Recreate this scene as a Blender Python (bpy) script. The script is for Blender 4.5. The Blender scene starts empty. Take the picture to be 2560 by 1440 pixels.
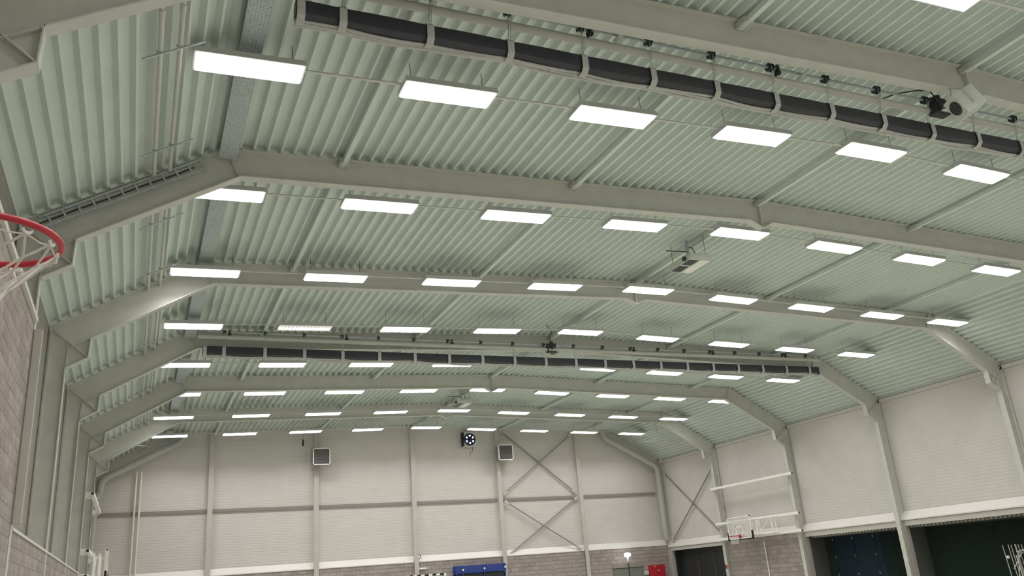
import bpy, math, random
from mathutils import Vector, Matrix
random.seed(7)
C = bpy.context.scene.collection
SC = bpy.context.scene
PI = math.pi
H = 1.9                                   # eye height; all measured heights are relative to the eye

# ---------------------------------------------------------------- camera
yaw, pitch, roll, fpx = 0.42981983, 0.33511691, -0.07990767, 2082.88
f = Vector((math.sin(yaw)*math.cos(pitch), math.cos(yaw)*math.cos(pitch), math.sin(pitch)))
r = Vector((math.cos(yaw), -math.sin(yaw), 0))
u = r.cross(f)
r2 = math.cos(roll)*r + math.sin(roll)*u
u2 = -math.sin(roll)*r + math.cos(roll)*u
cam_data = bpy.data.cameras.new('camera')
cam = bpy.data.objects.new('camera', cam_data); C.objects.link(cam)
M = Matrix((r2, u2, -f)).transposed().to_4x4()
M.translation = Vector((0, 0, H))
cam.matrix_world = M
cam_data.sensor_width = 36; cam_data.lens = fpx*36/2560
cam_data.clip_start = 0.05; cam_data.clip_end = 200
SC.camera = cam

# ---------------------------------------------------------------- world, exposure
LAMP = 4.0                                # radiance of the luminaire diffusers
WATT, SPREAD = 44.0, 134                  # each luminaire's louvred beam
w = bpy.data.worlds.new('world'); SC.world = w; w.use_nodes = True
w.node_tree.nodes['Background'].inputs[0].default_value = (0.02, 0.022, 0.025, 1)
w.node_tree.nodes['Background'].inputs[1].default_value = 0.2
vs = SC.view_settings
vs.view_transform = 'Standard'; vs.look = 'None'; vs.gamma = 1; vs.use_curve_mapping = False
vs.exposure = 0.24
SC.cycles.max_bounces = 8; SC.cycles.diffuse_bounces = 5; SC.cycles.adaptive_threshold = 0.02
SC.cycles.sample_clamp_indirect = 6

# ---------------------------------------------------------------- materials
def mat(name, col, rough=0.55, metal=0.0, noise=0.06, scale=6.0, bump=0.0, bscale=40.0, emit=None, rnd=0.0, spec=0.4):
    m = bpy.data.materials.new(name); m.use_nodes = True
    nt = m.node_tree; N = nt.nodes; L = nt.links
    b = N['Principled BSDF']
    b.inputs['Roughness'].default_value = rough; b.inputs['Metallic'].default_value = metal
    b.inputs['Specular IOR Level'].default_value = spec
    tc = N.new('ShaderNodeTexCoord'); nz = N.new('ShaderNodeTexNoise')
    nz.inputs['Scale'].default_value = scale; nz.inputs['Detail'].default_value = 5
    L.new(tc.outputs['Object'], nz.inputs['Vector'])
    rp = N.new('ShaderNodeValToRGB')
    rp.color_ramp.elements[0].color = (*[max(0, c*(1-noise)) for c in col], 1)
    rp.color_ramp.elements[1].color = (*[min(1, c*(1+noise)) for c in col], 1)
    rp.color_ramp.elements[0].position = .3; rp.color_ramp.elements[1].position = .7
    L.new(nz.outputs['Fac'], rp.inputs['Fac'])
    src = rp.outputs['Color']
    if rnd:
        oi = N.new('ShaderNodeObjectInfo'); mr = N.new('ShaderNodeMapRange')
        mr.inputs['To Min'].default_value = 1-rnd; mr.inputs['To Max'].default_value = 1+rnd
        L.new(oi.outputs['Random'], mr.inputs['Value'])
        mx = N.new('ShaderNodeVectorMath'); mx.operation = 'SCALE'
        L.new(src, mx.inputs[0]); L.new(mr.outputs['Result'], mx.inputs['Scale']); src = mx.outputs['Vector']
    L.new(src, b.inputs['Base Color'])
    if bump:
        n2 = N.new('ShaderNodeTexNoise'); n2.inputs['Scale'].default_value = bscale; n2.inputs['Detail'].default_value = 4
        L.new(tc.outputs['Object'], n2.inputs['Vector'])
        bp = N.new('ShaderNodeBump'); bp.inputs['Strength'].default_value = bump; bp.inputs['Distance'].default_value = 0.02
        L.new(n2.outputs['Fac'], bp.inputs['Height']); L.new(bp.outputs['Normal'], b.inputs['Normal'])
    if emit:
        b.inputs['Emission Color'].default_value = (*emit[0], 1); b.inputs['Emission Strength'].default_value = emit[1]
    return m

DECK = mat('deck_paint', (0.715, 0.775, 0.74), 0.45, noise=.03, scale=2)
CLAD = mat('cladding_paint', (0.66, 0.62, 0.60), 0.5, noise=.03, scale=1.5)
STEEL = mat('frame_paint', (0.61, 0.605, 0.565), 0.5, noise=.05, scale=3)
POST = mat('post_paint', (0.56, 0.53, 0.49), 0.5, noise=.04, scale=3)
GIRT = mat('girt_paint', (0.29, 0.265, 0.255), 0.55, noise=.05)
TRIM = mat('trim_paint', (0.77, 0.735, 0.71), 0.4, noise=.03)
BLOCK = mat('concrete_block', (0.38, 0.33, 0.315), 0.9, noise=.16, scale=18, bump=.5, bscale=60, rnd=.12)
MORTAR = mat('mortar', (0.47, 0.43, 0.41), 0.95, noise=.08, scale=20, bump=.4)
FLOOR = mat('sports_floor', (0.37, 0.375, 0.315), 0.45, noise=.05, scale=1)
WHITE = mat('white_enamel', (0.93, 0.91, 0.88), 0.4, noise=.03)
LEFTCLAD = mat('left_cladding_darker', (0.34, 0.32, 0.29), 0.55, noise=.04, scale=1.5)  # darker tone than the cladding of the other walls
SLAT = mat('dark_slat', (0.22, 0.21, 0.21), 0.4, noise=.05)
HOUSING = mat('luminaire_housing', (0.62, 0.63, 0.61), 0.4, noise=.03)
LENS = mat('luminaire_diffuser', (0.9, 0.9, 0.9), 0.4, noise=.0, emit=((1.0, 0.985, 0.95), LAMP))
LENSDIM = mat('reflector_added_glow', (0.75, 0.75, 0.74), 0.25, noise=.02, emit=((1.0, 0.985, 0.95), 0.35))  # weak emission stands in for tube light bounced off the reflector
GALV = mat('galvanised_steel', (0.50, 0.54, 0.57), 0.4, metal=.4, noise=.12, scale=14)
PIPE = mat('pipe_paint', (0.60, 0.60, 0.56), 0.4, noise=.04)
DARK = mat('dark_metal', (0.035, 0.04, 0.04), 0.45, noise=.1)
CURT = mat('curtain_vinyl', (0.046, 0.045, 0.058), 0.55, noise=.12, scale=8)  # slightly purple lift mixes the haze over the near curtain into the colour
HEM = mat('curtain_hem', (0.52, 0.52, 0.50), 0.7, noise=.08, scale=12)
STRAP = mat('webbing', (0.50, 0.51, 0.50), 0.7, noise=.1, scale=30)
RED = mat('red_enamel', (0.52, 0.025, 0.045), 0.35, noise=.06)
NET = mat('net_cord', (0.72, 0.68, 0.66), 0.8, noise=.06, scale=30)
BLUE = mat('blue_enamel', (0.035, 0.06, 0.26), 0.45, noise=.08)
BLACK = mat('black_rubber', (0.015, 0.015, 0.016), 0.6, noise=.1)
DUCT = mat('duct_paint', (0.47, 0.475, 0.455), 0.4, noise=.04)
CREAM = mat('cream_pipe_paint', (0.80, 0.73, 0.63), 0.4, noise=.03)
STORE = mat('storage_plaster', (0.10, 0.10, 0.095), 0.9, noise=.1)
DOORM = mat('door_paint', (0.21, 0.22, 0.20), 0.5, noise=.05)
DOORD = mat('dark_door', (0.035, 0.04, 0.038), 0.35, noise=.08)
WOOD = mat('brown_wood', (0.10, 0.06, 0.04), 0.5, noise=.2, scale=8)
FANNAVY = mat('fan_navy', (0.012, 0.014, 0.05), 0.4, noise=.05)
FANLIT = mat('fan_opening_lit', (0.8, 0.85, 1), 0.4, noise=0, emit=((0.78, 0.84, 1.0), 1.5))
BULB = mat('lit_globe', (0.95, 0.95, 0.9), 0.4, noise=0, emit=((1.0, 0.97, 0.9), 7.0))
PALEGR = mat('pale_grey_plastic', (0.60, 0.63, 0.56), 0.4, noise=.03)

def glass_mat():
    m = mat('acrylic_board', (0.75, 0.74, 0.72), 0.15, noise=.02); nt = m.node_tree
    t = nt.nodes.new('ShaderNodeBsdfTransparent'); mx = nt.nodes.new('ShaderNodeMixShader'); mx.inputs[0].default_value = .22
    nt.links.new(t.outputs[0], mx.inputs[1]); nt.links.new(nt.nodes['Principled BSDF'].outputs[0], mx.inputs[2])
    nt.links.new(mx.outputs[0], nt.nodes['Material Output'].inputs[0]); return m
ACRYL = glass_mat()
def net_mat():
    m = mat('green_netting', (0.014, 0.030, 0.020), 0.8, noise=.35, scale=9); nt = m.node_tree
    t = nt.nodes.new('ShaderNodeBsdfTransparent'); mx = nt.nodes.new('ShaderNodeMixShader')
    mx.inputs[0].default_value = .62                  # knit: about a third of the surface is holes
    nt.links.new(t.outputs[0], mx.inputs[1]); nt.links.new(nt.nodes['Principled BSDF'].outputs[0], mx.inputs[2])
    nt.links.new(mx.outputs[0], nt.nodes['Material Output'].inputs[0]); return m
NETTING = net_mat()
def perforated():
    m = mat('perforated_tray', (0.50, 0.55, 0.57), 0.45, metal=.2, noise=.05); nt = m.node_tree; N = nt.nodes; L = nt.links
    b = N['Principled BSDF']; src = b.inputs['Base Color'].links[0].from_socket
    tc = N.new('ShaderNodeTexCoord'); v = N.new('ShaderNodeTexVoronoi'); v.inputs['Scale'].default_value = 22; v.inputs['Randomness'].default_value = .25
    L.new(tc.outputs['Object'], v.inputs['Vector'])
    lt = N.new('ShaderNodeMath'); lt.operation = 'LESS_THAN'; lt.inputs[1].default_value = .22; L.new(v.outputs['Distance'], lt.inputs[0])
    mx = N.new('ShaderNodeMix'); mx.data_type = 'RGBA'; L.new(lt.outputs[0], mx.inputs['Factor'])
    L.new(src, mx.inputs['A']); mx.inputs['B'].default_value = (0.2, 0.22, 0.24, 1)
    L.new(mx.outputs['Result'], b.inputs['Base Color']); return m
PERF = perforated()

# ---------------------------------------------------------------- mesh helpers
class MB:
    def __init__(s): s.v = []; s.f = []; s.smooth = False
    def add(s, vs, fs):
        o = len(s.v); s.v += [tuple(p) for p in vs]; s.f += [tuple(i+o for i in q) for q in fs]; return s
    def box(s, c, d, R=None):
        x, y, z = d[0]/2, d[1]/2, d[2]/2
        vs = [Vector((a*x, b*y, e*z)) for e in (-1, 1) for b in (-1, 1) for a in (-1, 1)]
        if R: vs = [R @ p for p in vs]
        vs = [p + Vector(c) for p in vs]
        return s.add(vs, [(0, 2, 3, 1), (4, 5, 7, 6), (0, 1, 5, 4), (2, 6, 7, 3), (0, 4, 6, 2), (1, 3, 7, 5)])
    def bx(s, x0, x1, y0, y1, z0, z1): return s.box(((x0+x1)/2, (y0+y1)/2, (z0+z1)/2), (x1-x0, y1-y0, z1-z0))
    def bar(s, p, q, wy, wz, side=Vector((0, 1, 0))):        # rectangular bar from p to q, wy along «side», wz across
        p, q = Vector(p), Vector(q); d = (q-p).normalized(); a = side - d*side.dot(d); a.normalize(); b = d.cross(a)
        vs = [e + a*(i*wy/2) + b*(j*wz/2) for e in (p, q) for j in (-1, 1) for i in (-1, 1)]
        return s.add(vs, [(0, 2, 3, 1), (4, 5, 7, 6), (0, 1, 5, 4), (2, 6, 7, 3), (0, 4, 6, 2), (1, 3, 7, 5)])
    def prism(s, poly, ax, a0, a1):                           # polygon in the plane across axis ax
        def P(p, t): return (t, p[0], p[1]) if ax == 0 else (p[0], t, p[1]) if ax == 1 else (p[0], p[1], t)
        n = len(poly); vs = [P(p, a0) for p in poly] + [P(p, a1) for p in poly]
        fs = [tuple(range(n))[::-1], tuple(range(n, 2*n))] + [(i, (i+1) % n, n+(i+1) % n, n+i) for i in range(n)]
        return s.add(vs, fs)
    def tube(s, pts, rad, n=10, closed=False, caps=True):
        pts = [Vector(p) for p in pts]; m = len(pts); rads = rad if isinstance(rad, (list, tuple)) else [rad]*m
        o = len(s.v); a = None
        for i, p in enumerate(pts):
            if closed: d = (pts[(i+1) % m]-pts[i-1]).normalized(); k = 1
            else:
                d0 = (pts[i]-pts[i-1]).normalized() if i else None; d1 = (pts[i+1]-pts[i]).normalized() if i < m-1 else None
                d = (d0 or d1) if not (d0 and d1) else (d0+d1).normalized()
            if a is None: a = d.orthogonal().normalized()
            a = (a - d*a.dot(d)).normalized(); b = d.cross(a)
            for j in range(n):
                t = 2*PI*j/n; s.v.append(tuple(p + (a*math.cos(t)+b*math.sin(t))*rads[i]))
        for i in range(m if closed else m-1):
            i2 = (i+1) % m
            for j in range(n): s.f.append((o+i*n+j, o+i*n+(j+1) % n, o+i2*n+(j+1) % n, o+i2*n+j))
        if caps and not closed:
            s.f.append(tuple(o+j for j in range(n))[::-1]); s.f.append(tuple(o+(m-1)*n+j for j in range(n)))
        s.smooth = True
        return s
    def cyl(s, p, q, r, n=12): return s.tube([p, q], r, n)

def obj(name, mb, m, parent=None, origin=None):
    """link the collected shape as one mesh object; coordinates are world ones unless the parent is local"""
    o0 = Vector(origin) if origin is not None else (parent.location.copy() if parent and not parent.get('_local') else Vector((0, 0, 0)))
    if parent and parent.parent: o0 = parent['_w'] if '_w' in parent else o0
    o0 = Vector(o0)
    me = bpy.data.meshes.new(name)
    me.from_pydata([tuple(Vector(v)-o0) for v in mb.v], [], mb.f); me.update()
    if mb.smooth:
        for p in me.polygons: p.use_smooth = len(p.vertices) == 4
        try: me.set_sharp_from_angle(angle=0.7)
        except Exception: pass
    me.materials.append(m)
    o = bpy.data.objects.new(name, me); C.objects.link(o)
    if parent:
        o.parent = parent
    else: o.location = o0
    return o
def sub(name, mb, m, part):                                   # sub-part of a part whose thing sits at part.parent.location
    root = part.parent; me_o = root.location if not root.get('_local') else Vector((0, 0, 0))
    me = bpy.data.meshes.new(name); me.from_pydata([tuple(Vector(v)-Vector(me_o)) for v in mb.v], [], mb.f); me.update()
    if mb.smooth:
        for p in me.polygons: p.use_smooth = len(p.vertices) == 4
        try: me.set_sharp_from_angle(angle=0.7)
        except Exception: pass
    me.materials.append(m); o = bpy.data.objects.new(name, me); C.objects.link(o); o.parent = part
    return o
def tag(o, label, cat, group=None):
    o['label'] = label; o['category'] = cat
    if group: o['group'] = group
    return o
def thing(name, label, cat, loc=(0, 0, 0), group=None):
    o = bpy.data.objects.new(name, None); C.objects.link(o); o.location = loc; o.empty_display_size = .2
    return tag(o, label, cat, group)
def struct(name, mb, m, origin=(0, 0, 0), parent=None):
    o = obj(name, mb, m, parent, origin)
    if not parent: o['kind'] = 'structure'
    return o
def dup(root, loc, rot=None, label=None):
    c = root.copy(); C.objects.link(c); c.location = loc
    if rot is not None: c.rotation_euler = rot
    if label: c['label'] = label
    for ch in list(root.children):
        d = ch.copy(); C.objects.link(d); d.parent = c
        for g in list(ch.children):
            e = g.copy(); C.objects.link(e); e.parent = d
    return c
ORD = ['first', 'second', 'third', 'fourth', 'fifth', 'sixth', 'seventh', 'eighth', 'ninth', 'tenth', 'eleventh', 'twelfth']

# ---------------------------------------------------------------- hall geometry (metres, heights above the floor)
CX = 13.04
FY = [8.41 + 5.714*i for i in range(-1, 6)]                   # portal frames; FY[1] is the nearest one in the photo
YB, YE = -4.6, 42.65                                          # rear and far cladding planes
XL, XR = -2.05, 28.12                                         # side cladding planes
KN, KZ, SL, ST = 12.03, 7.685+H, 0.03, 0.575                  # knee half-width, height, slopes of the roof
def top(x):
    d = abs(x-CX)
    return KZ + SL*(KN-d) if d < KN else KZ - ST*(d-KN)

# floor
struct('floor', MB().bx(XL-.3, 34, YB-.3, YE+.5, -.2, 0), FLOOR)

# roof deck: trapezoidal steel sheets, one per bay and slope, ribs running along the hall
ceil = struct('ceiling', MB().bx(XL-.1, XR+.1, YE+.02, YE+.06, 7.6+H, 7.7+H), DECK)
def deck_profile(s0, s1):
    L = s1-s0; n = round(L/.2425); p = L/n; pts = []
    for i in range(n):
        a = s0+i*p
        pts += [(a, 0), (a+.17*p, 0), (a+.30*p, .122), (a+.87*p, .122)]
    pts.append((s1, 0)); return pts
def facet(xa, za, xb, zb):
    d = Vector((xb-xa, zb-za)); L = d.length; d /= L; nrm = Vector((-d.y, d.x))
    return [(xa+d.x*s+nrm.x*h, za+d.y*s+nrm.y*h) for s, h in deck_profile(0, L)]
e = .012
FAC = [facet(XL, top(XL)+e, CX-KN, KZ+e), facet(CX-KN, KZ+e, CX, top(CX)+e), facet(CX, top(CX)+e, CX+KN, KZ+e), facet(CX+KN, KZ+e, XR, top(XR)+e)]
YS = [YB] + FY + [YE]
for i in range(len(YS)-1):
    for pf in FAC:
        m = MB(); n = len(pf)
        m.add([(x, YS[i], z) for x, z in pf] + [(x, YS[i+1], z) for x, z in pf], [(k, k+1, n+k+1, n+k) for k in range(n-1)])
        obj('deck_sheet', m, DECK, ceil)

# ---------------------------------------------------------------- walls
def ribbed(a0, a1, z0, z1, pos, ax, sgn):
    """horizontally ribbed cladding; ax = 0: runs along y at x = pos, ax = 1: runs along x at y = pos; sgn = towards the room"""
    n = max(1, round((z1-z0)/.125)); p = (z1-z0)/n; pr = []
    for i in range(n):
        b = z0+i*p; pr += [(b, 0), (b+.62*p, 0), (b+.75*p, -.0035), (b+.9*p, -.0035)]
    pr.append((z1, 0)); m = MB(); k = len(pr)
    def P(t, z, d): return (pos+sgn*d, t, z) if ax == 0 else (t, pos+sgn*d, z)
    m.add([P(a0, z, d) for z, d in pr] + [P(a1, z, d) for z, d in pr], [(i, i+1, k+i+1, k+i) for i in range(k-1)])
    return m
def blocks(parent, a0, a1, z0, z1, pos, ax, sgn, limit, zmin):
    """running-bond blockwork standing 8 mm proud of its mortar backing; upper courses block by block, the rest as one part"""
    bw, bh, j = .40, .20, .012
    nrow = int(round((z1-z0)/bh)); bh = (z1-z0)/nrow; rest = MB(); cnt = 0; cache = {}
    for q in range(nrow):
        zt = z1-q*bh; x = a0 - (bw/2 if q % 2 else 0)
        while x < a1-.02:
            s, t = max(x, a0), min(x+bw, a1); x += bw
            if t-s < .06: continue
            wdt = round(t-s-j, 3); c = (s+t)/2; zc = zt-bh/2; dep = .03+random.uniform(-.002, .002)
            cen = (pos+sgn*.0, c, zc) if ax == 0 else (c, pos, zc)
            dim = (dep, wdt, bh-j) if ax == 0 else (wdt, dep, bh-j)
            if cnt < limit and zt > zmin:
                key = wdt
                if key not in cache: cache[key] = bpy.data.meshes.new('block'); MBm = MB().box((0, 0, 0), dim); cache[key].from_pydata(MBm.v, [], MBm.f); cache[key].materials.append(BLOCK)
                o = bpy.data.objects.new('block', cache[key]); C.objects.link(o); o.location = (Vector(cen)+Vector(((sgn*(dep-.03), 0, 0) if ax == 0 else (0, sgn*(dep-.03), 0)))) - parent.location; o.parent = parent; cnt += 1
            else: rest.box(cen, dim)
    if rest.v:
        o = obj('block_courses', rest, BLOCK, parent); o['kind'] = 'stuff'

TB = 1.02+H       # lower edge of the flashing on the right wall
# far wall
FCOL = [3.04, 7.97, 12.96, 17.78, 22.66]
wf = struct('wall_far', MB().bx(XL-.1, XR+.1, YE+.0, YE+.02, 1.0+H, 9.9), CLAD)
edges = [XL] + FCOL + [XR]
for a, b in zip(edges[:-1], edges[1:]):
    obj('cladding_panel', ribbed(a, b, 1.15+H, 4.09+H, YE-.02, 1, -1), CLAD, wf)
    n = 8; m = ribbed(a, b, 4.09+H, 8.1+H, YE-.02, 1, -1)
    obj('cladding_panel', m, CLAD, wf)
wfb = struct('wall_far_base', MB().bx(XL, XR, YE-.155, YE+.2, 0, 1.16+H), MORTAR)
blocks(wfb, XL+.4, XR-.2, 0, 1.16+H, YE-.16, 1, -1, 300, 1.6)
struct('trim_1', MB().prism([(YE-.20, 1.15+H), (YE-.20, 1.19+H), (YE-.03, 1.47+H), (YE-.03, 1.15+H)], 0, XL+.38, XR-.2), TRIM)
for i, xc in enumerate(FCOL):
    lab = ['pale steel wall post on the far wall, leftmost beside the two cream pipes', 'pale steel wall post on the far wall under the left louvred heater',
           'pale steel wall post at the middle of the far wall, left of the fan', 'pale steel wall post on the far wall carrying the left ends of the crossed braces',
           'pale steel wall post on the far wall carrying the right ends of the crossed braces'][i]
    t = thing('wall_post', lab, 'post', (xc, YE-.16, 0), 'steel posts of the far wall')
    m = MB().bx(xc-.115, xc+.115, YE-.285, YE-.27, 0, top(xc)-.05).bx(xc-.006, xc+.006, YE-.27, YE-.175, 0, top(xc)-.05)
    obj('flange', MB().bx(xc-.115, xc+.115, YE-.285, YE-.27, 0, top(xc)-.05), POST, t)
    obj('web', MB().bx(xc-.02, xc+.02, YE-.27, YE-.205, 0, top(xc)-.05), POST, t)
ge = [XL+.05] + FCOL + [XR-.35]
for i, (a, b) in enumerate(zip(ge[:-1], ge[1:])):
    t = tag(obj('wall_girt', MB().bx(a+.13, b-.13, YE-.095, YE-.035, 4.01+H, 4.15+H), GIRT, None, ((a+b)/2, YE-.1, 4.0+H)),
            f'dark horizontal girt on the far wall, {ORD[i]} length from the left', 'girt', 'girts across the far wall')

# left wall: ribbed cladding set back between the columns, blockwork below (tall beside the camera)
wl = struct('wall_left', MB().bx(XL-.06, XL-.04, YB, YE, 1.0+H, 6.2+H), CLAD)
for a, b in zip(YS[:-1], YS[1:]):
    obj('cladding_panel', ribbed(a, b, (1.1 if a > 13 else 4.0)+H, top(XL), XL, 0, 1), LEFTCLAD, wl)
wlb = struct('wall_left_base', MB().bx(XL, -1.665, FY[2]+.1, YE-.2, 0, 1.2+H), MORTAR)
blocks(wlb, FY[2]+.12, YE-.2, 0, 1.2+H, -1.675, 0, 1, 300, 1.7)
wln = struct('wall_left_tall', MB().bx(XL, -1.665, YB, FY[2]-.12, 0, 4.26+H), MORTAR)
blocks(wln, FY[1]+.2, FY[2]-.12, 0, 4.26+H, -1.675, 0, 1, 300, 1.9)
struct('trim_2', MB().bx(XL, -1.61, YB, FY[2]-.11, 4.26+H, 4.33+H), TRIM)
struct('trim_3', MB().prism([(-1.64, 1.2+H), (-1.64, 1.24+H), (XL+.02, 1.38+H), (XL+.02, 1.2+H)], 1, FY[2]+.12, YE-.22), TRIM)

t = thing('cable_duct', 'pale upright cable duct on the left wall where the tall blockwork ends', 'duct', (-1.58, FY[2]-.05, 1.25+H))
obj('duct_body', MB().bx(-1.645, -1.53, FY[2]-.11, FY[2]-.03, 1.26+H, 4.15+H), POST, t)
obj('duct_lid', MB().bx(-1.635, -1.54, FY[2]-.118, FY[2]-.11, 1.27+H, 4.14+H), POST, t)

# right wall
wr = struct('wall_right', MB().bx(XR+.03, XR+.06, YB, YE, 1.0+H, 6.2+H), CLAD)
for a, b in zip(YS[:-1], YS[1:]):
    obj('cladding_panel', ribbed(a, b, TB, top(XR), XR, 0, -1), CLAD, wr)
struct('trim_4', MB().prism([(27.90, TB), (27.90, TB+.05), (XR-.01, TB+.36), (XR-.01, TB)], 1, YB, YE-.25), TRIM)
struct('trim_5', MB().bx(XR-.06, XR-.01, YB, YE-.05, top(XR)-.16, top(XR)-.02), CLAD)
BF = 27.94        # face of the right blockwork
wrb = struct('wall_right_base', MB().bx(BF+.01, BF+.2, FY[5]-.15, FY[6]+.15, 0, TB-.005).bx(BF+.01, BF+.2, YB, FY[3]+.15, 0, TB-.005)
             .bx(BF+.01, BF+.2, FY[4]-.14, FY[4]+.14, 0, TB-.005).bx(BF+.01, BF+.2, 42.1, YE, 0, TB-.005), MORTAR)
blocks(wrb, FY[5]+.16, FY[6]-.12, 0, TB-.02, BF, 0, -1, 300, 1.0)
struct('trim_6', MB().bx(BF+.0, BF+.2, FY[3]+.16, FY[4]-.15, .81+H, TB-.01).bx(BF+.0, BF+.2, FY[4]+.15, FY[5]-.16, .80+H, TB-.01)
       .bx(BF+.0, BF+.2, FY[6]+.16, 42.09, .83+H, TB-.01), POST)
# storage rooms behind the two openings and the dark doorway
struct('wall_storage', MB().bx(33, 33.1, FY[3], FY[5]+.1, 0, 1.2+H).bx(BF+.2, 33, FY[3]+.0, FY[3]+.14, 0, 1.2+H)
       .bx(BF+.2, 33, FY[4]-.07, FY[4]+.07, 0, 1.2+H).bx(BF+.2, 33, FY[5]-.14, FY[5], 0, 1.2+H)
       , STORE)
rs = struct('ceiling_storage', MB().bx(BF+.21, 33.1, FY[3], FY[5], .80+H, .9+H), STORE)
k = FY[3]+.25
while k < FY[5]-.2:
    obj('deck_rib', MB().bx(BF+.22, 32.9, k, k+.055, .735+H, .80+H), POST, rs); k += .18
d1 = struct('door_1', MB().bx(BF+.55, BF+.6, FY[6]+.15, 42.1, 0, .83+H).bx(BF+.2, BF+.6, FY[6]+.02, FY[6]+.15, 0, .9+H).bx(BF+.2, BF+.6, 42.1, 42.2, 0, .9+H).bx(BF+.2, BF+.6, FY[6]+.1, 42.2, .85+H, .95+H), DOORD)
for a in (37.4, 38.9, 40.4):
    obj('door_leaf', MB().bx(BF+.5, BF+.545, a, a+1.42, .02, .55+H), DOORD, d1)
    obj('door_frame', MB().bx(BF+.47, BF+.55, a-.06, a-.01, 0, .6+H), STORE, d1)
# rear wall, out of view behind the camera
struct('wall_rear', MB().bx(XL, XR, YB-.1, YB, 0, 10.1), CLAD)
# grey door in the far wall
d2 = struct('door_2', MB().bx(24.2, 26.15, YE-.19, YE-.165, 0, .37+H), DOORM)
obj('door_head', MB().bx(24.2, 26.15, YE-.26, YE-.19, .12+H, .37+H), GIRT, d2)
obj('door_leaf', MB().bx(24.26, 25.16, YE-.215, YE-.19, .01, .1+H), DOORM, d2)
obj('door_leaf', MB().bx(25.18, 26.09, YE-.215, YE-.19, .01, .1+H), DOORM, d2)
obj('door_handle', MB().bx(25.06, 25.1, YE-.26, YE-.215, 1.0, 1.14), GALV, d2)

# ---------------------------------------------------------------- portal frames
def strip(m, a, b, yc, wid=.2, t=.02):
    return m.bar((a[0], yc, a[1]), (b[0], yc, b[1]), wid, t)
def portal(i, y, label):
    t = thing('portal_frame', label, 'beam', (CX, y, 0), 'steel portal frames')
    for s in (-1, 1):
        X = lambda d: CX+s*d
        ci, co = 14.70, 15.04
        kb, ab, bb, cb = (11.75, 7.16+H), (14.25, 5.70+H), (14.27, 5.26+H), (14.68, 5.02+H)
        def Pt(p): return (X(p[0]), p[1])
        tk = (KN, KZ-.012); te = (co, KZ-.012-ST*(co-KN)); ta = (0, top(CX)-.012); ba = (0, 7.16+H+SL*11.75)
        # column
        m = MB(); m.prism([Pt(p) for p in [(ci-.0, 0), (co, 0), (co, 5.4+H), (ci, 5.4+H)]], 1, y-.007, y+.007)
        strip(m, Pt((ci, 0)), Pt((ci, 5.02+H)), y); strip(m, Pt((co-.01, 0)), Pt((co-.01, 5.9+H)), y)
        obj('column', m, STEEL, t)
        # steep rafter
        m = MB(); m.prism([Pt(p) for p in [kb, tk, te, (co, 5.3+H), (ci, 5.3+H), ab]], 1, y-.008, y+.008)
        strip(m, Pt(tk), Pt(te), y); strip(m, Pt(kb), Pt(ab), y)
        obj('steep_rafter', m, STEEL, t)
        # haunch with its stiffeners
        m = MB(); m.prism([Pt(p) for p in [ab, bb, cb, (ci, 5.5+H), (14.6, 5.56+H)]], 1, y-.010, y+.010)
        strip(m, Pt((14.25, 5.72+H)), Pt(bb), y); strip(m, Pt(bb), Pt(cb), y)
        strip(m, Pt(bb), Pt((co-.04, 5.86+H)), y, .16, .02); strip(m, Pt(ab), Pt((14.62, 5.50+H)), y, .14, .015)
        strip(m, Pt(cb), Pt((ci-.02, 5.50+H)), y, .14, .015)
        obj('haunch', m, STEEL, t)
        # shallow rafter
        m = MB(); m.prism([Pt(p) for p in [kb, tk, ta, ba]], 1, y-.0075, y+.0075)
        strip(m, Pt(tk), Pt(ta), y); strip(m, Pt(kb), Pt((.32, ba[1]-.32*SL)), y)
        strip(m, Pt((11.80, 7.17+H)), Pt((12.0, KZ-.03)), y, .15, .015)
        obj('rafter', m, STEEL, t)
    tip = 7.335+H; zb = 7.16+H+SL*11.75
    m = MB().prism([(CX-.32, zb-.01), (CX, tip), (CX+.32, zb-.01)], 1, y-.009, y+.009)
    strip(m, (CX-.32, zb-.01), (CX, tip), y); strip(m, (CX+.32, zb-.01), (CX, tip), y)
    obj('apex_haunch', m, STEEL, t)
    obj('apex_plate', MB().bx(CX-.016, CX+.016, y-.1, y+.1, tip+.01, top(CX)-.02), STEEL, t)
    return t
FL = ['grey steel roof frame over the camera, above the photo',
      'grey steel roof frame nearest the camera, beside the near rolled curtain',
      'grey steel roof frame with a ladder tray along its left slope',
      'grey steel roof frame with the third row of lights right before it',
      'grey steel roof frame right behind the far rolled curtain',
      'grey steel roof frame next beyond the far rolled curtain',
      'grey steel roof frame nearest the far wall']
for i, y in enumerate(FY): portal(i, y, FL[i])

# ---------------------------------------------------------------- roof struts between the frames
BAYN = {0: 'nearest the camera', 1: 'between the nearest two frames', 2: 'in the third bay', 3: 'before the far curtain',
        4: 'beyond the far curtain', 5: 'in the last bay but one', 6: 'in the last bay'}
LINE = ['leftmost line', 'second line from left', 'middle line', 'fourth line from left', 'rightmost line']
for b in range(7):
    y0 = FY[b]+.02; y1 = (FY[b+1] if b < 6 else YE-.2)-.02
    for k in range(5):
        x = CX+(k-2)*4.95; z = top(x)-.10
        t = thing('roof_strut', f'square steel roof tube {BAYN[b]}, {LINE[k]}', 'strut', (x, y0, z), 'roof struts under the deck')
        obj('tube', MB().bx(x-.045, x+.045, y0, y1, z-.045, z+.045), DECK, t)
        obj('bracket', MB().bx(x-.13, x-.05, y0, y0+.05, z-.07, z+.07), STEEL, t)
        obj('bracket', MB().bx(x-.09, x-.05, y1-.22, y1, z-.05, z+.05).bx(x+.05, x+.09, y1-.22, y1, z-.05, z+.05), STEEL, t)

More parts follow.
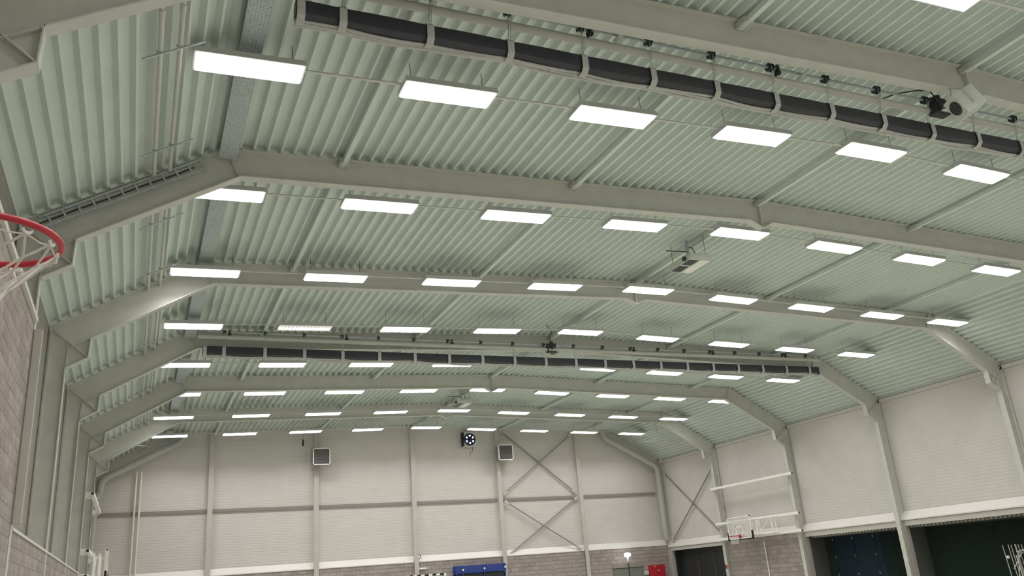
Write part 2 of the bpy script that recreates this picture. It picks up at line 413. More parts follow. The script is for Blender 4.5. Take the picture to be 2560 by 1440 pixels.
# ---------------------------------------------------------------- cable trays and pipes at the left knee
for b in range(1, 7):
    y0 = FY[b]+.12; y1 = (FY[b+1] if b < 6 else YE-.05)-.12; x0, x1, z = .90, 1.20, 7.44+H
    t = thing('cable_tray', f'pale perforated cable tray under the left roof knee {BAYN[b]}', 'cable tray', (1.05, y0, z), 'perforated trays at the left knee')
    n = 2
    for q in range(n):
        a = y0+(y1-y0)*q/n; c = y0+(y1-y0)*(q+1)/n-.01
        obj('tray_length', MB().bx(x0, x1, a, c, z, z+.008), PERF, t)
    obj('side_rail', MB().bx(x0-.006, x0, y0, y1, z, z+.06), GALV, t); obj('side_rail', MB().bx(x1, x1+.006, y0, y1, z, z+.06), GALV, t)
    for yy in (y0+.05, (y0+y1)/2, y1-.1):
        obj('hanger', MB().bx(x0+.02, x0+.03, yy, yy+.03, z+.008, top(x0)).bx(x1-.03, x1-.02, yy, yy+.03, z+.008, top(x1)), GALV, t)
for k, (px, nm) in enumerate([(-.13, 'outer'), (.11, 'inner')]):
    for b in range(0, 7):
        y0 = FY[b]+.03; y1 = (FY[b+1] if b < 6 else YE-.05)-(.2 if b == 1 else .03); z = top(px)-.10
        t = thing('service_pipe', f'pale {nm} service pipe below the left roof slope {BAYN[b]}', 'pipe', (px, y0, z), 'twin service pipes under the left slope')
        obj('pipe', MB().cyl((px, y0, z), (px, y1, z), .034), PIPE, t)
        obj('coupling', MB().cyl((px, y0+.9, z), (px, y0+1.05, z), .042), PIPE, t)
for b in range(0, 7):
    y0 = FY[b]; y1 = FY[b+1] if b < 6 else YE
    for q, fr in enumerate((.32, .80)):
        yy = y0+(y1-y0)*fr; p = Vector((-.34, yy, top(-.34)-.155)); qv = Vector((.42, yy, top(.42)-.155))
        t = thing('pipe_clamp', f'thin steel clamp bar across the twin pipes {BAYN[b]}, {"nearer" if q == 0 else "farther"} one', 'clamp', p, 'pipe clamps')
        obj('bar', MB().bar(p, qv, .03, .02), GALV, t)
        obj('saddle', MB().tube([(-.13+.05*math.cos(a)-.0, yy, top(-.13)-.10+.05*math.sin(a)) for a in [PI*(1+k/6) for k in range(7)]], .008, 6), GALV, t)
        obj('saddle', MB().tube([(.11+.05*math.cos(a), yy, top(.11)-.10+.05*math.sin(a)) for a in [PI*(1+k/6) for k in range(7)]], .008, 6), GALV, t)
# ladder tray along the left slope of the second frame
yl = FY[2]-.14
def slp(x, off): return Vector((x, yl, top(x)-off))
t = thing('ladder_tray', 'galvanised cable ladder along the left slope of the second frame', 'cable tray', slp(-1.7, .2))
obj('side_rail', MB().bar(slp(-1.75, .10), slp(.72, .10), .05, .035), GALV, t)
obj('side_rail', MB().bar(slp(-1.75, .30), slp(.72, .30), .05, .035), GALV, t)
for k in range(12):
    x = -1.65+k*.205; obj('rung', MB().bar(slp(x, .11), slp(x+.10, .29+.0575), .03, .03), GALV, t)
for k in range(3):
    o = .14+.05*k; obj('cable', MB().tube([slp(-1.75+q*.25, o+.008*math.sin(q*1.7+k))+Vector((0, .03, 0)) for q in range(10)], .012, 6), DARK if k == 1 else PIPE, t)

# ---------------------------------------------------------------- luminaires
LX = [1.0516+3*i for i in range(9)]
LY = [10.656+4.218*i for i in range(-3, 8)]  # first two rows are unseen, added to give the ceiling its bounce light
LZ = [7.50+H-.0304*3*abs(i-4) for i in range(9)]
def lens_mb(w=.44, l=1.47):
    m = MB(); a, b = l/2, w/2
    m.add([(-a, -b, .029), (a, -b, .029), (a, b, .029), (-a, b, .029), (-a+.02, -b+.02, 0), (a-.02, -b+.02, 0), (a-.02, b-.02, 0), (-a+.02, b-.02, 0)],
          [(3, 2, 1, 0)[::-1], (4, 7, 6, 5), (0, 4, 5, 1), (1, 5, 6, 2), (2, 6, 7, 3), (3, 7, 4, 0)]); return m
def make_lamp(louvre=False, wires=(.52, .52)):
    t = thing('ceiling_light', '', 'ceiling light', (0, 0, 0), 'light panels hung in rows under the roof'); t['_local'] = 1
    h = MB(); a, b = .76, .245
    h.add([(-a, -b, .03), (a, -b, .03), (a, b, .03), (-a, b, .03), (-a+.01, -b+.012, .125), (a-.01, -b+.012, .125), (a-.01, b-.012, .125), (-a+.01, b-.012, .125)],
          [(0, 3, 2, 1), (4, 5, 6, 7), (0, 1, 5, 4), (1, 2, 6, 5), (2, 3, 7, 6), (3, 0, 4, 7)])
    obj('housing', h, HOUSING, t)
    if not louvre:
        obj('diffuser', lens_mb(), LENS, t)
    else:
        obj('diffuser', lens_mb(.19), LENS, t)
        for s in (-1, 1):
            obj('reflector', MB().bx(-.735, .735, s*.16-.05, s*.16+.05, .005, .03), LENSDIM, t)
            m = MB()
            for k in range(14): m.bx(-.70+k*.105, -.65+k*.105, s*.105-.01, s*.105+.01, .0, .028)
            obj('louvre_fins', m, DARK, t)
    for x, hgt in ((-.6, wires[0]), (.6, wires[1])):
        obj('suspension_wire', MB().cyl((x, 0, .11), (x, 0, hgt), .0045, 6), DARK, t)
    ld = bpy.data.lights.new('luminaire', 'AREA'); ld.shape = 'RECTANGLE'; ld.size = 1.42 if not louvre else 1.4; ld.size_y = .40 if not louvre else .16
    ld.energy = WATT*(1 if not louvre else .4); ld.spread = math.radians(SPREAD); ld.color = (1.0, .985, .96)
    lo = bpy.data.objects.new('louvred_beam', ld); C.objects.link(lo); lo.location = (0, 0, -.006); lo.parent = t
    return t
KIT = {'n': make_lamp(), 'l': make_lamp(True), 'a': make_lamp(wires=(.19, .50)), 'z': make_lamp(wires=(.50, .19))}; used = set()
ROWN = ['second unseen row behind the camera', 'first unseen row behind the camera', 'row cut by the top edge', 'first row across the roof', 'second row across the roof',
        'third row across the roof', 'fourth row, before the far curtain', 'fifth row, under the far curtain', 'sixth row, partly behind a frame', 'seventh row, next to last', 'last row before the far wall']
for rI, y in enumerate(LY):
    for i in range(9):
        lab = f'lit white light panel, {ORD[i]} from left in the {ROWN[rI]}'
        special = rI == 6 and i == 1
        if special: lab = 'half-dark louvred light panel with one narrow lit strip, before the far curtain'
        key = 'l' if special else 'a' if i == 0 else 'z' if i == 8 else 'n'; base = KIT[key]
        rot = (0, (-1 if i < 4 else 1 if i > 4 else 0)*.0304, 0)
        if key not in used: used.add(key); o = base; o.location = (LX[i], y, LZ[i]); o.rotation_euler = rot; o['label'] = lab
        else: o = dup(base, (LX[i], y, LZ[i]), rot, lab)
    t = thing('light_trunking', f'thin conduit linking the lights of the {ROWN[rI]}', 'conduit', (LX[0], y, LZ[0]+.13), 'conduits along the light rows')
    for i in range(8):
        z0, z1 = LZ[i]+.105, LZ[i+1]+.105
        sg = 1 if i < 4 else -1
        a = Vector((LX[i]+.77, y, z0+sg*.77*.0304)); c = Vector((LX[i+1]-.77, y, z1-sg*.77*.0304))
        obj('conduit', MB().bar(a, c, .05, .02), PIPE, t)

# ---------------------------------------------------------------- rolled divider curtains
SX = [1.99+1.165*k for k in range(20)]
def curtain(y, ysh, near):
    nm = 'near' if near else 'far'
    t = thing('divider_curtain', f'dark rolled divider curtain with pale straps, the {nm} one of the two', 'curtain', (CX, y, 6.78+H), 'rolled divider curtains')
    x0, x1, n = 1.40, 24.74, 241
    zt, zb = 7.085+H, 6.85+H
    def lowz(x):
        k = (x-SX[0])/1.165; fr = k-math.floor(k); bulge = math.sin(PI*fr)**.7
        return zb - .022*bulge + .012*math.sin(x*1.9)
    m = MB(); ring = []
    for i in range(n):
        x = x0+(x1-x0)*i/(n-1); lz = lowz(x)
        k = (x-SX[0])/1.165; fr = k-math.floor(k); w = .085+.018*math.sin(PI*fr)
        ring.append([(x, y-w*.6, zt), (x, y-w, zt-.05), (x, y-w, lz+.03), (x, y-w*.5, lz), (x, y+w*.5, lz), (x, y+w, lz+.03), (x, y+w, zt-.05), (x, y+w*.6, zt)])
    V = [p for q in ring for p in q]; F = []
    for i in range(n-1):
        for j in range(8): F.append((i*8+j, i*8+(j+1) % 8, (i+1)*8+(j+1) % 8, (i+1)*8+j))
    F += [tuple(range(8)), tuple(range((n-1)*8, n*8))[::-1]]
    m.add(V, F); m.smooth = True
    obj('rolled_fabric', m, CURT, t)
    # pale gathered hem bundled under the roll: three overlapping folds
    for q in range(3):
        dz, dy = (0, .018, .036)[q], (.03, .06, .085)[q]
        m = MB(); pts = []
        for i in range(n):
            x = x0+(x1-x0)*i/(n-1); pts.append((x, y+dy+.012*math.sin(x*2.3+q), lowz(x)-.012-dz*.9-.008*math.sin(x*3.1+q*2)))
        m.tube(pts, .022, 8); obj('gathered_hem', m, HEM, t)
    for x in [1.46]+SX+[24.66]:
        m = MB(); lz = lowz(x)-.06; wq = .112
        for a, b in zip([(y-.06, zt+.012), (y-wq, zt-.05), (y-wq, lz+.06), (y-.05, lz)], [(y-wq, zt-.05), (y-wq, lz+.06), (y-.05, lz), (y+.05, lz)]):
            m.bar((x, a[0], a[1]), (x, b[0], b[1]), .10, .006, Vector((1, 0, 0)))
        for a, b in zip([(y+.06, zt+.012), (y+wq, zt-.05), (y+wq, lz+.06)], [(y+wq, zt-.05), (y+wq, lz+.06), (y+.05, lz)]):
            m.bar((x, a[0], a[1]), (x, b[0], b[1]), .10, .006, Vector((1, 0, 0)))
        m.bar((x, y-.06, zt+.012), (x, y+.06, zt+.012), .10, .006, Vector((1, 0, 0)))
        st = obj('strap', m, STRAP, t)
    # lifting gear
    g = thing('curtain_hoist', f'pale hoist tube with black cable drums above the {nm} rolled curtain', 'hoist', (CX, y, 7.3+H), 'curtain hoists')
    obj('carrier_tube', MB().cyl((1.25, y, 7.385+H), (24.85, y, 7.385+H), .062, 16), STEEL, g)
    obj('drive_shaft', MB().cyl((1.5, ysh, 7.545+H), (24.6, ysh, 7.545+H), .022, 8), GALV, g)
    for k, x in enumerate(SX):
        m = MB().cyl((x-.03, ysh, 7.545+H), (x+.03, ysh, 7.545+H), .055, 14).cyl((x-.038, ysh, 7.545+H), (x-.03, ysh, 7.545+H), .072, 14).cyl((x+.03, ysh, 7.545+H), (x+.038, ysh, 7.545+H), .072, 14)
        dr = obj('cable_drum', m, DARK, g)
        sub('lifting_cable', MB().cyl((x, ysh-.055, 7.545+H), (x, y-.04, zt+.03), .008, 6).cyl((x+.035, ysh-.05, 7.5+H), (x+.03, y-.04, zt+.03), .006, 6), GALV, dr)
        if k % 3 == 0:
            obj('bearing', MB().bx(x+.12, x+.16, ysh-.05, ysh+.05, 7.44+H, 7.60+H).bx(x+.10, x+.2, ysh-.03, ysh+.03, 7.45+H, 7.5+H), DARK, g)
    yf = FY[1] if near else FY[4]
    for x in (2.6, 6.1, 9.6, 16.4, 19.9, 23.4):
        obj('carrier_bracket', MB().bx(x-.03, x+.03, min(y, yf)+(.105 if near else .02), max(y, yf)-(.02 if near else .105), 7.46+H, 7.49+H), STEEL, g)
    # motor in the middle
    mo = g
    obj('motor_body', MB().tube([(12.78, ysh-.02, 7.66+H), (12.78, ysh-.02, 7.40+H)], .065, 14), DARK, mo)
    obj('gearbox', MB().bx(12.68, 12.92, ysh-.08, ysh+.08, 7.49+H, 7.60+H), DARK, mo)
    obj('end_cover', MB().cyl((12.94, ysh, 7.545+H), (12.99, ysh, 7.545+H), .085, 14), GALV, mo)
    obj('motor_foot', MB().bx(12.6, 12.95, ysh-.1, ysh+.08, 7.28+H, 7.30+H).bx(12.6, 12.63, ysh-.1, ysh+.1, 7.30+H, 7.47+H), DARK, mo)
    dv = 1 if near else -1
    cb = MB().tube([(12.78, ysh, 7.66+H), (12.72, ysh+.02*dv, 7.8+H), (12.72, ysh+.25*dv, 7.95+H), (12.5, ysh+.5*dv, top(12.5)-.03), (12.2, ysh+.9*dv, top(12.2)-.04)], .012, 6)
    obj('motor_cable', cb, DARK, mo)
curtain(8.92, 8.84, True)
curtain(25.0, 25.0, False)

# white loudspeaker by the ridge of the nearest frame
t = thing('loudspeaker', 'pale boxy loudspeaker with a black round front, under the ridge of the nearest frame', 'speaker', (12.38, 8.1, 7.0+H)) 
R = Matrix.Rotation(math.radians(-25), 3, 'Z') @ Matrix.Rotation(math.radians(-28), 3, 'Y')
c = Vector((12.40, 8.08, 7.02+H))
obj('cabinet', MB().box(c, (.40, .34, .40), R), PALEGR, t)
obj('front_cone', MB().tube([c+R @ Vector((-.20, 0, 0)), c+R @ Vector((-.23, 0, 0))], [.13, .11], 20), DARK, t)
obj('drop_rod', MB().cyl(c+R @ Vector((0, -.185, .2)), (12.45, 8.33, 7.46+H), .012, 6).cyl(c+R @ Vector((0, .185, .2)), (12.5, 8.33, 7.46+H), .012, 6), STEEL, t)
for q in (-.185, .185): obj('yoke_arm', MB().bar(c+R @ Vector((0, q, .2)), c+R @ Vector((0, q, -.1)), .04, .012), STEEL, t)

# ---------------------------------------------------------------- box units hung under the ridge
def projector(y, z, lab):
    t = thing('projector', lab, 'projector', (12.75, y, z), 'ceiling projectors')
    x0, x1, y0, y1 = 12.42, 13.06, y-.47, y+.47
    obj('case', MB().bx(x0, x1, y0, y1, z, z+.17), PALEGR, t)
    obj('side_panel', MB().bx(x0+.05, x0+.55, y0-.012, y0, z+.02, z+.15), HOUSING, t)
    obj('grille', MB().bx(x0+.02, x0+.30, y0+.5, y1-.04, z-.006, z), DOORD, t)
    obj('grille', MB().bx(x0+.02, x0+.30, y0+.06, y0+.42, z-.006, z), DOORD, t)
    obj('cover_plate', MB().bx(x0+.34, x1-.02, y0+.04, y1-.04, z-.012, z), WHITE, t)
    obj('lens', MB().cyl((x0-.05, y-.25, z+.08), (x0+.01, y-.25, z+.08), .06, 16), DARK, t)
    obj('hanger', MB().bx(12.7, 12.76, y-.03, y+.03, z+.17, top(12.7)-.01).bx(12.5, 13.0, y-.05, y+.05, z+.17, z+.19), GALV, t)
    obj('hanger_rod', MB().cyl((x1-.08, y0+.08, z+.17), (x1-.08, y0+.08, top(x1)), .006, 6).cyl((x0+.08, y1-.08, z+.17), (x0+.08, y1-.08, top(x0)), .006, 6), DARK, t)
    obj('cross_arm', MB().cyl((12.1, y+.05, z+.40), (12.75, y+.0, z+.40), .014, 8), DARK, t)
    obj('cable', MB().tube([(12.74, y, z+.55), (12.85, y-.05, z+.5), (12.9, y-.08, z+.35), (12.85, y-.08, z+.18)], .012, 6), DARK, t)
projector(16.6, 7.31+H, 'pale box projector with two dark grilles hung under the ridge, before the third frame')
projector(34.1, 7.38+H, 'small pale box projector hung under the ridge, before the frame nearest the far wall')

# ---------------------------------------------------------------- folding side basketball backstops (right and left, mirrored)
def backstop(s, lab):
    def X(x): return x if s > 0 else 2*CX-x
    def bx(m, x0, x1, *a): x0, x1 = sorted((X(x0), X(x1))); return m.bx(x0, x1, *a)
    t = thing('wall_backstop', lab, 'basketball hoop', (X(27.5), 33.9, 1.09+H), 'folded side backstops')
    y0, y1 = 30.75, 37.0
    for zr, nm in ((3.64, 'upper_rail'), (1.865, 'middle_rail'), (1.10, 'lower_rail')):
        z = zr+H
        rl = obj(nm, bx(MB(), 27.44, 27.55, y0, y1, z-.055, z+.055), WHITE, t)
        sub('end_cap', bx(MB(), 27.46, 27.53, y0-.012, y0, z-.04, z+.04), BLACK, rl)
        sub('clamp', bx(MB(), 27.42, 27.57, 33.95, 34.05, z-.075, z+.075), WHITE, rl)
        sub('clamp', bx(MB(), 27.42, 27.57, 32.55, 32.65, z-.075, z+.075), WHITE, rl)
        for yy in (FY[5]-.02, FY[6]+.02):
            sub('rail_bracket', bx(MB(), 27.55, 27.715, yy-.12, yy-.09, z-.09, z+.09).bx(*sorted((X(27.50), X(27.715))), yy-.12, yy+.1, z-.10, z-.08), WHITE, rl)
    # lattice arm folded along the rails
    zs, ze = 1.17+H, 1.81+H; xm = X(27.36)
    for a, b in (((33.58, ze), (33.60, zs)), ((33.6, zs), (32.6, ze)), ((33.4, zs), (33.5, ze)), ((32.52, ze), (32.51, zs)), ((32.3, ze), (32.29, zs)), ((33.5, zs), (34.2, ze)), ((35.2, zs), (34.6, ze))):
        obj('lattice_bar', MB().cyl((xm, a[0], a[1]), (xm, b[0], b[1]), .024, 8), WHITE, t)
    xm2 = X(27.20)
    for a, b in (((33.45, ze), (33.46, zs)), ((33.3, zs), (32.5, ze)), ((32.4, ze), (32.38, zs)), ((35.0, ze), (35.0, zs)), ((34.3, ze), (34.3, zs))):
        obj('lattice_bar', MB().cyl((xm2, a[0], a[1]), (xm2, b[0], b[1]), .024, 8), WHITE, t)
    obj('arm_chord', MB().cyl((xm2, 32.3, ze+.03), (xm2, 35.3, ze+.03), .03, 8), WHITE, t)
    obj('arm_chord', MB().cyl((xm2, 32.3, zs-.04), (xm2, 35.3, zs-.04), .03, 8), WHITE, t)
    obj('arm_chord', MB().cyl((xm, 32.1, ze+.03), (xm, 35.6, ze+.03), .03, 8), WHITE, t)
    obj('arm_chord', MB().cyl((xm, 32.1, zs-.04), (xm, 35.6, zs-.04), .03, 8), WHITE, t)
    # board
    yb0, yb1, zb0, zb1 = 33.65, 35.44, 1.0+H, 2.05+H; xa = 27.0
    bd = obj('backboard', bx(MB(), xa, xa+.02, yb0, yb1, zb0, zb1), ACRYL, t)
    m = MB()
    for a in ((yb0, yb1, zb0, zb0+.05), (yb0, yb1, zb1-.05, zb1), (yb0, yb0+.05, zb0, zb1), (yb1-.05, yb1, zb0, zb1)): bx(m, xa-.01, xa+.03, *a)
    sub('board_frame', m, WHITE, bd)
    ym = (yb0+yb1)/2; m = MB()
    for a in ((ym-.29, ym+.29, zb0+.15, zb0+.2), (ym-.29, ym+.29, zb0+.55, zb0+.6), (ym-.29, ym-.24, zb0+.15, zb0+.6), (ym+.24, ym+.29, zb0+.15, zb0+.6)): bx(m, xa-.006, xa, *a)
    sub('target_square', m, WHITE, bd)
    m = MB()
    for yy in (yb0+.32, yb1-.32): bx(m, xa+.03, xa+.09, yy-.025, yy+.025, zb0, zb1)
    bx(m, xa+.03, xa+.09, yb0+.3, yb1-.3, zb1-.3, zb1-.25)
    sub('support_frame', m, WHITE, bd)
    for yy in (ym-.45, ym+.45):
        for zz in (1.80, 1.10): obj('board_arm', bx(MB(), xa+.09, 27.34, yy-.03, yy+.03, zz+H, zz+.06+H), WHITE, t)
    m = MB(); bx(m, xa-.03, xa+.05, yb0-.02, yb1+.02, zb0-.05, zb0); bx(m, xa-.03, xa+.05, yb0-.06, yb0, zb0-.05, zb0+.34); bx(m, xa-.03, xa+.05, yb1, yb1+.06, zb0-.05, zb0+.34)
    obj('edge_padding', m, BLACK, t)
    # ring and net
    cy, cz, cxr = ym, zb0+.15, X(xa-.15-.2286)
    obj('mount_plate', bx(MB(), xa-.03, xa-.012, ym-.09, ym+.09, cz-.1, cz+.06).bx(*sorted((X(xa-.15), X(xa-.03))), ym-.05, ym+.05, cz-.04, cz), RED, t)
    rim = obj('rim', MB().tube([(cxr+.2286*math.cos(a), cy+.2286*math.sin(a), cz) for a in [2*PI*k/28 for k in range(28)]], .014, 8, True), RED, t)
    net = MB()
    for k in range(12):
        for sg in (1, -1):
            pts = []
            for j in range(5):
                a = 2*PI*(k+sg*.5*j)/12; rr = .222-.03*j+.003*j*j; pts.append((cxr+rr*math.cos(a), cy+rr*math.sin(a), cz-.012-.09*j))
            net.tube(pts, .006, 4)
    o = obj('net', net, NET, t)
backstop(1, 'white folded basketball backstop with clear board on the right wall')
backstop(-1, 'white folded basketball backstop seen edge-on on the left wall')

# ---------------------------------------------------------------- near basketball hoop at the left edge
hx, hy, hz = -.533, 3.03, 1.2+H
t = thing('basketball_hoop', 'red basketball rim with white net at the left edge of the photo', 'basketball hoop', (-.92, hy, hz))
obj('rim', MB().tube([(hx+.2286*math.cos(a), hy+.2286*math.sin(a), hz) for a in [2*PI*k/64 for k in range(64)]], .0115, 12, True), RED, t)
obj('rim_plate', MB().bx(-.905, -.89, hy-.09, hy+.09, hz-.14, hz+.05).bx(-.895, -.74, hy-.07, hy+.07, hz-.012, hz+.004).prism([(-.89, hz-.13), (-.74, hz-.012), (-.89, hz-.012)], 1, hy-.06, hy-.05).prism([(-.89, hz-.13), (-.74, hz-.012), (-.89, hz-.012)], 1, hy+.05, hy+.06), RED, t)
hooks = [2*PI*(k+.37)/12 for k in range(12)]
for a in hooks:
    c0 = Vector((hx+.219*math.cos(a), hy+.219*math.sin(a), hz-.016)); tg = Vector((-math.sin(a), math.cos(a), 0))
    obj('net_hook', MB().tube([c0+tg*(.016*math.cos(b))+Vector((0, 0, -.012*math.sin(b))) for b in [PI*k/6 for k in range(7)]], .0055, 6), WHITE, t)
def nring(j, a): 
    rr = (.214, .172, .120, .090, .078, .074)[j]; zz = (-.03, -.085, -.16, -.24, -.32, -.39)[j]; dx = (0, -.012, -.03, -.045, -.055, -.06)[j]
    return Vector((hx+dx+rr*math.cos(a), hy+rr*math.sin(a), hz+zz))
m = MB(); stp = 2*PI/12
for k in range(12):
    for sg in (1, -1):
        pts = [nring(j, hooks[k]+sg*.5*j*stp)+Vector((random.uniform(-.004, .004), random.uniform(-.004, .004), random.uniform(-.005, .005))) for j in range(6)]
        fine = []
        for p, q in zip(pts[:-1], pts[1:]): fine += [p, p.lerp(q, .5)+Vector((0, 0, -.003))]
        m.tube(fine+[pts[-1]], .0042, 6)
obj('net', m, NET, t)
obj('net_cord', MB().tube([p for k in range(12) for p in (nring(0, hooks[k]), nring(0, hooks[k]+.5*stp)+Vector((0, 0, -.012)))], .003, 6, True), NET, t)
obj('net_knots', MB().tube([nring(0, hooks[0]), nring(0, hooks[0])+Vector((0, 0, -.02))], .009, 6), NET, t)
bd = obj('backboard', MB().bx(-.935, -.905, hy-.9, hy+.9, hz-.15, hz+.9), ACRYL, t)
m = MB()
for a in ((-.9, .9, -.15, -.1), (-.9, .9, .85, .9), (-.9, -.85, -.15, .9), (.85, .9, -.15, .9)): m.bx(-.94, -.9, hy+a[0], hy+a[1], hz+a[2], hz+a[3])
sub('board_frame', m, WHITE, bd)
m = MB()
for yy in (hy-.5, hy+.5):
    m.bx(-1.62, -.935, yy-.03, yy+.03, hz+.6, hz+.66).bx(-1.62, -.935, yy-.03, yy+.03, hz-.05, hz+.01).bar((-1.6, yy, hz+.0), (-.97, yy, hz+.62), .04, .04)
obj('support_arm', m, WHITE, t)

# ---------------------------------------------------------------- far wall fittings
def heater(x0, x1, z0, z1, lab):
    t = thing('unit_heater', lab, 'heater', ((x0+x1)/2, YE-.5, z0), 'louvred unit heaters')
    y0, y1 = 41.75, 42.25
    obj('case', MB().bx(x0+.03, x1-.03, y0+.05, y1, z0+.03, z1-.03), GIRT, t)
    m = MB().bx(x0, x1, y0, y0+.08, z0, z0+.045).bx(x0, x1, y0, y0+.08, z1-.045, z1).bx(x0, x0+.045, y0, y0+.08, z0, z1).bx(x1-.045, x1, y0, y0+.08, z0, z1)
    obj('front_frame', m, WHITE, t)
    n = 13
    for k in range(n):
        z = z0+.07+(z1-z0-.13)*k/(n-1)
        obj('louvre_slat', MB().box(((x0+x1)/2, y0+.03, z), (x1-x0-.09, .07, .008), Matrix.Rotation(.75, 3, 'X')), SLAT, t)
    obj('wall_bracket', MB().bx(x0-.02, x0+.02, y1-.1, YE-.3, z0+.1, z0+.15).bx(x1-.02, x1+.02, y1-.1, YE-.3, z0+.1, z0+.15).bx(x0-.16, x0-.13, y1-.1, y1-.07, z0+.15, z1+.12), GALV, t)
heater(7.68, 8.53, 6.0+H, 6.83+H, 'square louvred heater high on the far wall, left one')
heater(17.57, 18.43, 6.06+H, 6.9+H, 'square louvred heater high on the far wall, right one beside the fan')
t = thing('exhaust_fan', 'square dark wall fan with six lit openings, high on the far wall', 'fan', (16.18, YE-.3, 6.9+H))
fx, fz, fy = 16.16, 7.28+H, 42.30
obj('housing', MB().bx(15.77, 16.62, fy, YE-.06, 6.88+H, 7.70+H), STEEL, t)
obj('side_shade', MB().bx(15.74, 15.80, fy-.1, fy+.2, 6.92+H, 7.66+H), BLACK, t)
obj('rotor_disc', MB().cyl((fx, fy, fz), (fx, fy-.04, fz), .33, 32), FANNAVY, t)
for k in range(6):
    a = PI/2-k*PI/3; cx_, cz_ = fx+.195*math.cos(a), fz+.195*math.sin(a)
    rr, tt = Vector((math.cos(a), 0, math.sin(a))), Vector((-math.sin(a), 0, math.cos(a)))
    c0 = Vector((fx, fy-.045, fz)); w0, w1 = (.025, .062) if k != 3 else (.035, .045)
    P4 = [c0+rr*.15-tt*w0, c0+rr*.15+tt*w0, c0+rr*.24+tt*w1, c0+rr*.24-tt*w1]
    back = Vector((0, .006, 0))
    obj('lit_opening', MB().add(P4+[p+back for p in P4], [(0, 1, 2, 3), (7, 6, 5, 4), (0, 4, 5, 1), (1, 5, 6, 2), (2, 6, 7, 3), (3, 7, 4, 0)]), FANLIT, t)
obj('hub', MB().cyl((fx, fy-.06, fz), (fx, fy-.04, fz), .07, 16), FANNAVY, t)
obj('fan_cable', MB().tube([(16.35, fy+.1, 6.88+H), (16.3, fy+.05, 6.65+H), (16.2, fy+.1, 6.6+H), (16.22, fy+.2, 6.45+H)], .012, 6), DARK, t)

# crossed braces
def brace(n, p, q, yx, ax, lab):
    if ax == 1: a, b, side = (p[0], yx, p[1]+H), (q[0], yx, q[1]+H), Vector((0, 1, 0))
    else: a, b, side = (yx, p[0], p[1]+H), (yx, q[0], q[1]+H), Vector((1, 0, 0))
    t = thing('wall_brace', lab, 'brace', a, 'crossed wall braces')
    obj('angle_bar', MB().bar(a, b, .05, .055, side), GIRT if n else POST, t)
    va, vb = Vector(a), Vector(b); d = (vb-va).normalized()
    obj('end_plate', MB().bar(va-d*.1, va+d*.15, .062, .14, side), POST, t); obj('end_plate', MB().bar(vb-d*.15, vb+d*.1, .062, .14, side), POST, t)
yb = YE-.20
brace(1, (18.05, 4.40), (22.35, 7.50), yb, 1, 'steel brace rising to the right in the upper cross on the far wall')
brace(1, (18.1, 7.75), (22.3, 4.38), yb+.07, 1, 'steel brace falling to the right in the upper cross on the far wall')
brace(1, (18.1, 3.93), (22.3, 1.30), yb, 1, 'steel brace falling to the right in the lower cross on the far wall')
brace(1, (18.25, 1.30), (22.4, 4.00), yb+.07, 1, 'steel brace rising to the right in the lower cross on the far wall')
brace(1, (42.0, 5.15), (37.4, 1.45), XR-.06, 0, 'pale brace falling towards the right backstop in the corner bay of the right wall')
brace(1, (41.9, 1.35), (37.25, 4.85), XR-.13, 0, 'dark brace rising towards the right frame in the corner bay of the right wall')

# round ducts following the gable
def duct(s, lab):
    def P(x, z): return (x if s > 0 else 2*CX-x, 42.14, z+H)
    t = thing('round_duct', lab, 'duct', P(27.72, 0), 'round ducts along the far gable')
    obj('inclined_pipe', MB().tube([P(24.34, 7.62), P(24.36, 7.42), P(24.55, 7.20), P(27.55, 5.66), P(27.72, 5.42), P(27.735, 5.1)], .16, 18), DUCT, t)
    xo, rd = (27.735, .16) if s > 0 else (27.90, .13)
    obj('pipe_collar', MB().tube([P(27.735, 5.15), P(27.735, 5.05)], .172, 18), DUCT, t)
    if s < 0: obj('reducer', MB().tube([P(27.735, 5.08), P(27.80, 4.9), P(27.90, 4.7)], [.16, .15, .13], 18), DUCT, t)
    obj('upright_pipe', MB().tube([P(xo, 5.1 if s > 0 else 4.7), P(xo, 1.9)], rd, 18), DUCT, t)
    obj('outlet_cone', MB().tube([P(xo, 1.9), P(xo+.01, 1.80), P(xo+.05, 1.42)], [rd+.005, rd+.005, .09], 18), DUCT, t)
duct(1, 'round grey duct bending down the right gable corner of the far wall')
duct(-1, 'round grey duct along the left gable slope of the far wall')

# twin cream pipes
for k, x in enumerate((-.20, .0)):
    t = thing('upright_pipe', 'slim cream upright pipe on the far wall, ' + ('left of the pair' if k == 0 else 'right of the pair'), 'pipe', (x, YE-.26, 0), 'twin cream pipes')
    obj('pipe', MB().cyl((x, YE-.26, 0), (x, YE-.26, 5.92+H), .045, 10), CREAM, t)
    obj('pipe_collar', MB().cyl((x, YE-.26, 4.10+H), (x, YE-.26, 4.16+H), .055, 10), CREAM, t)
    obj('pipe_bracket', MB().bx(x-.02, x+.02, YE-.23, YE-.04, 4.4+H, 4.44+H).bx(x-.02, x+.02, YE-.23, YE-.2, 1.9+H, 1.94+H), GALV, t)
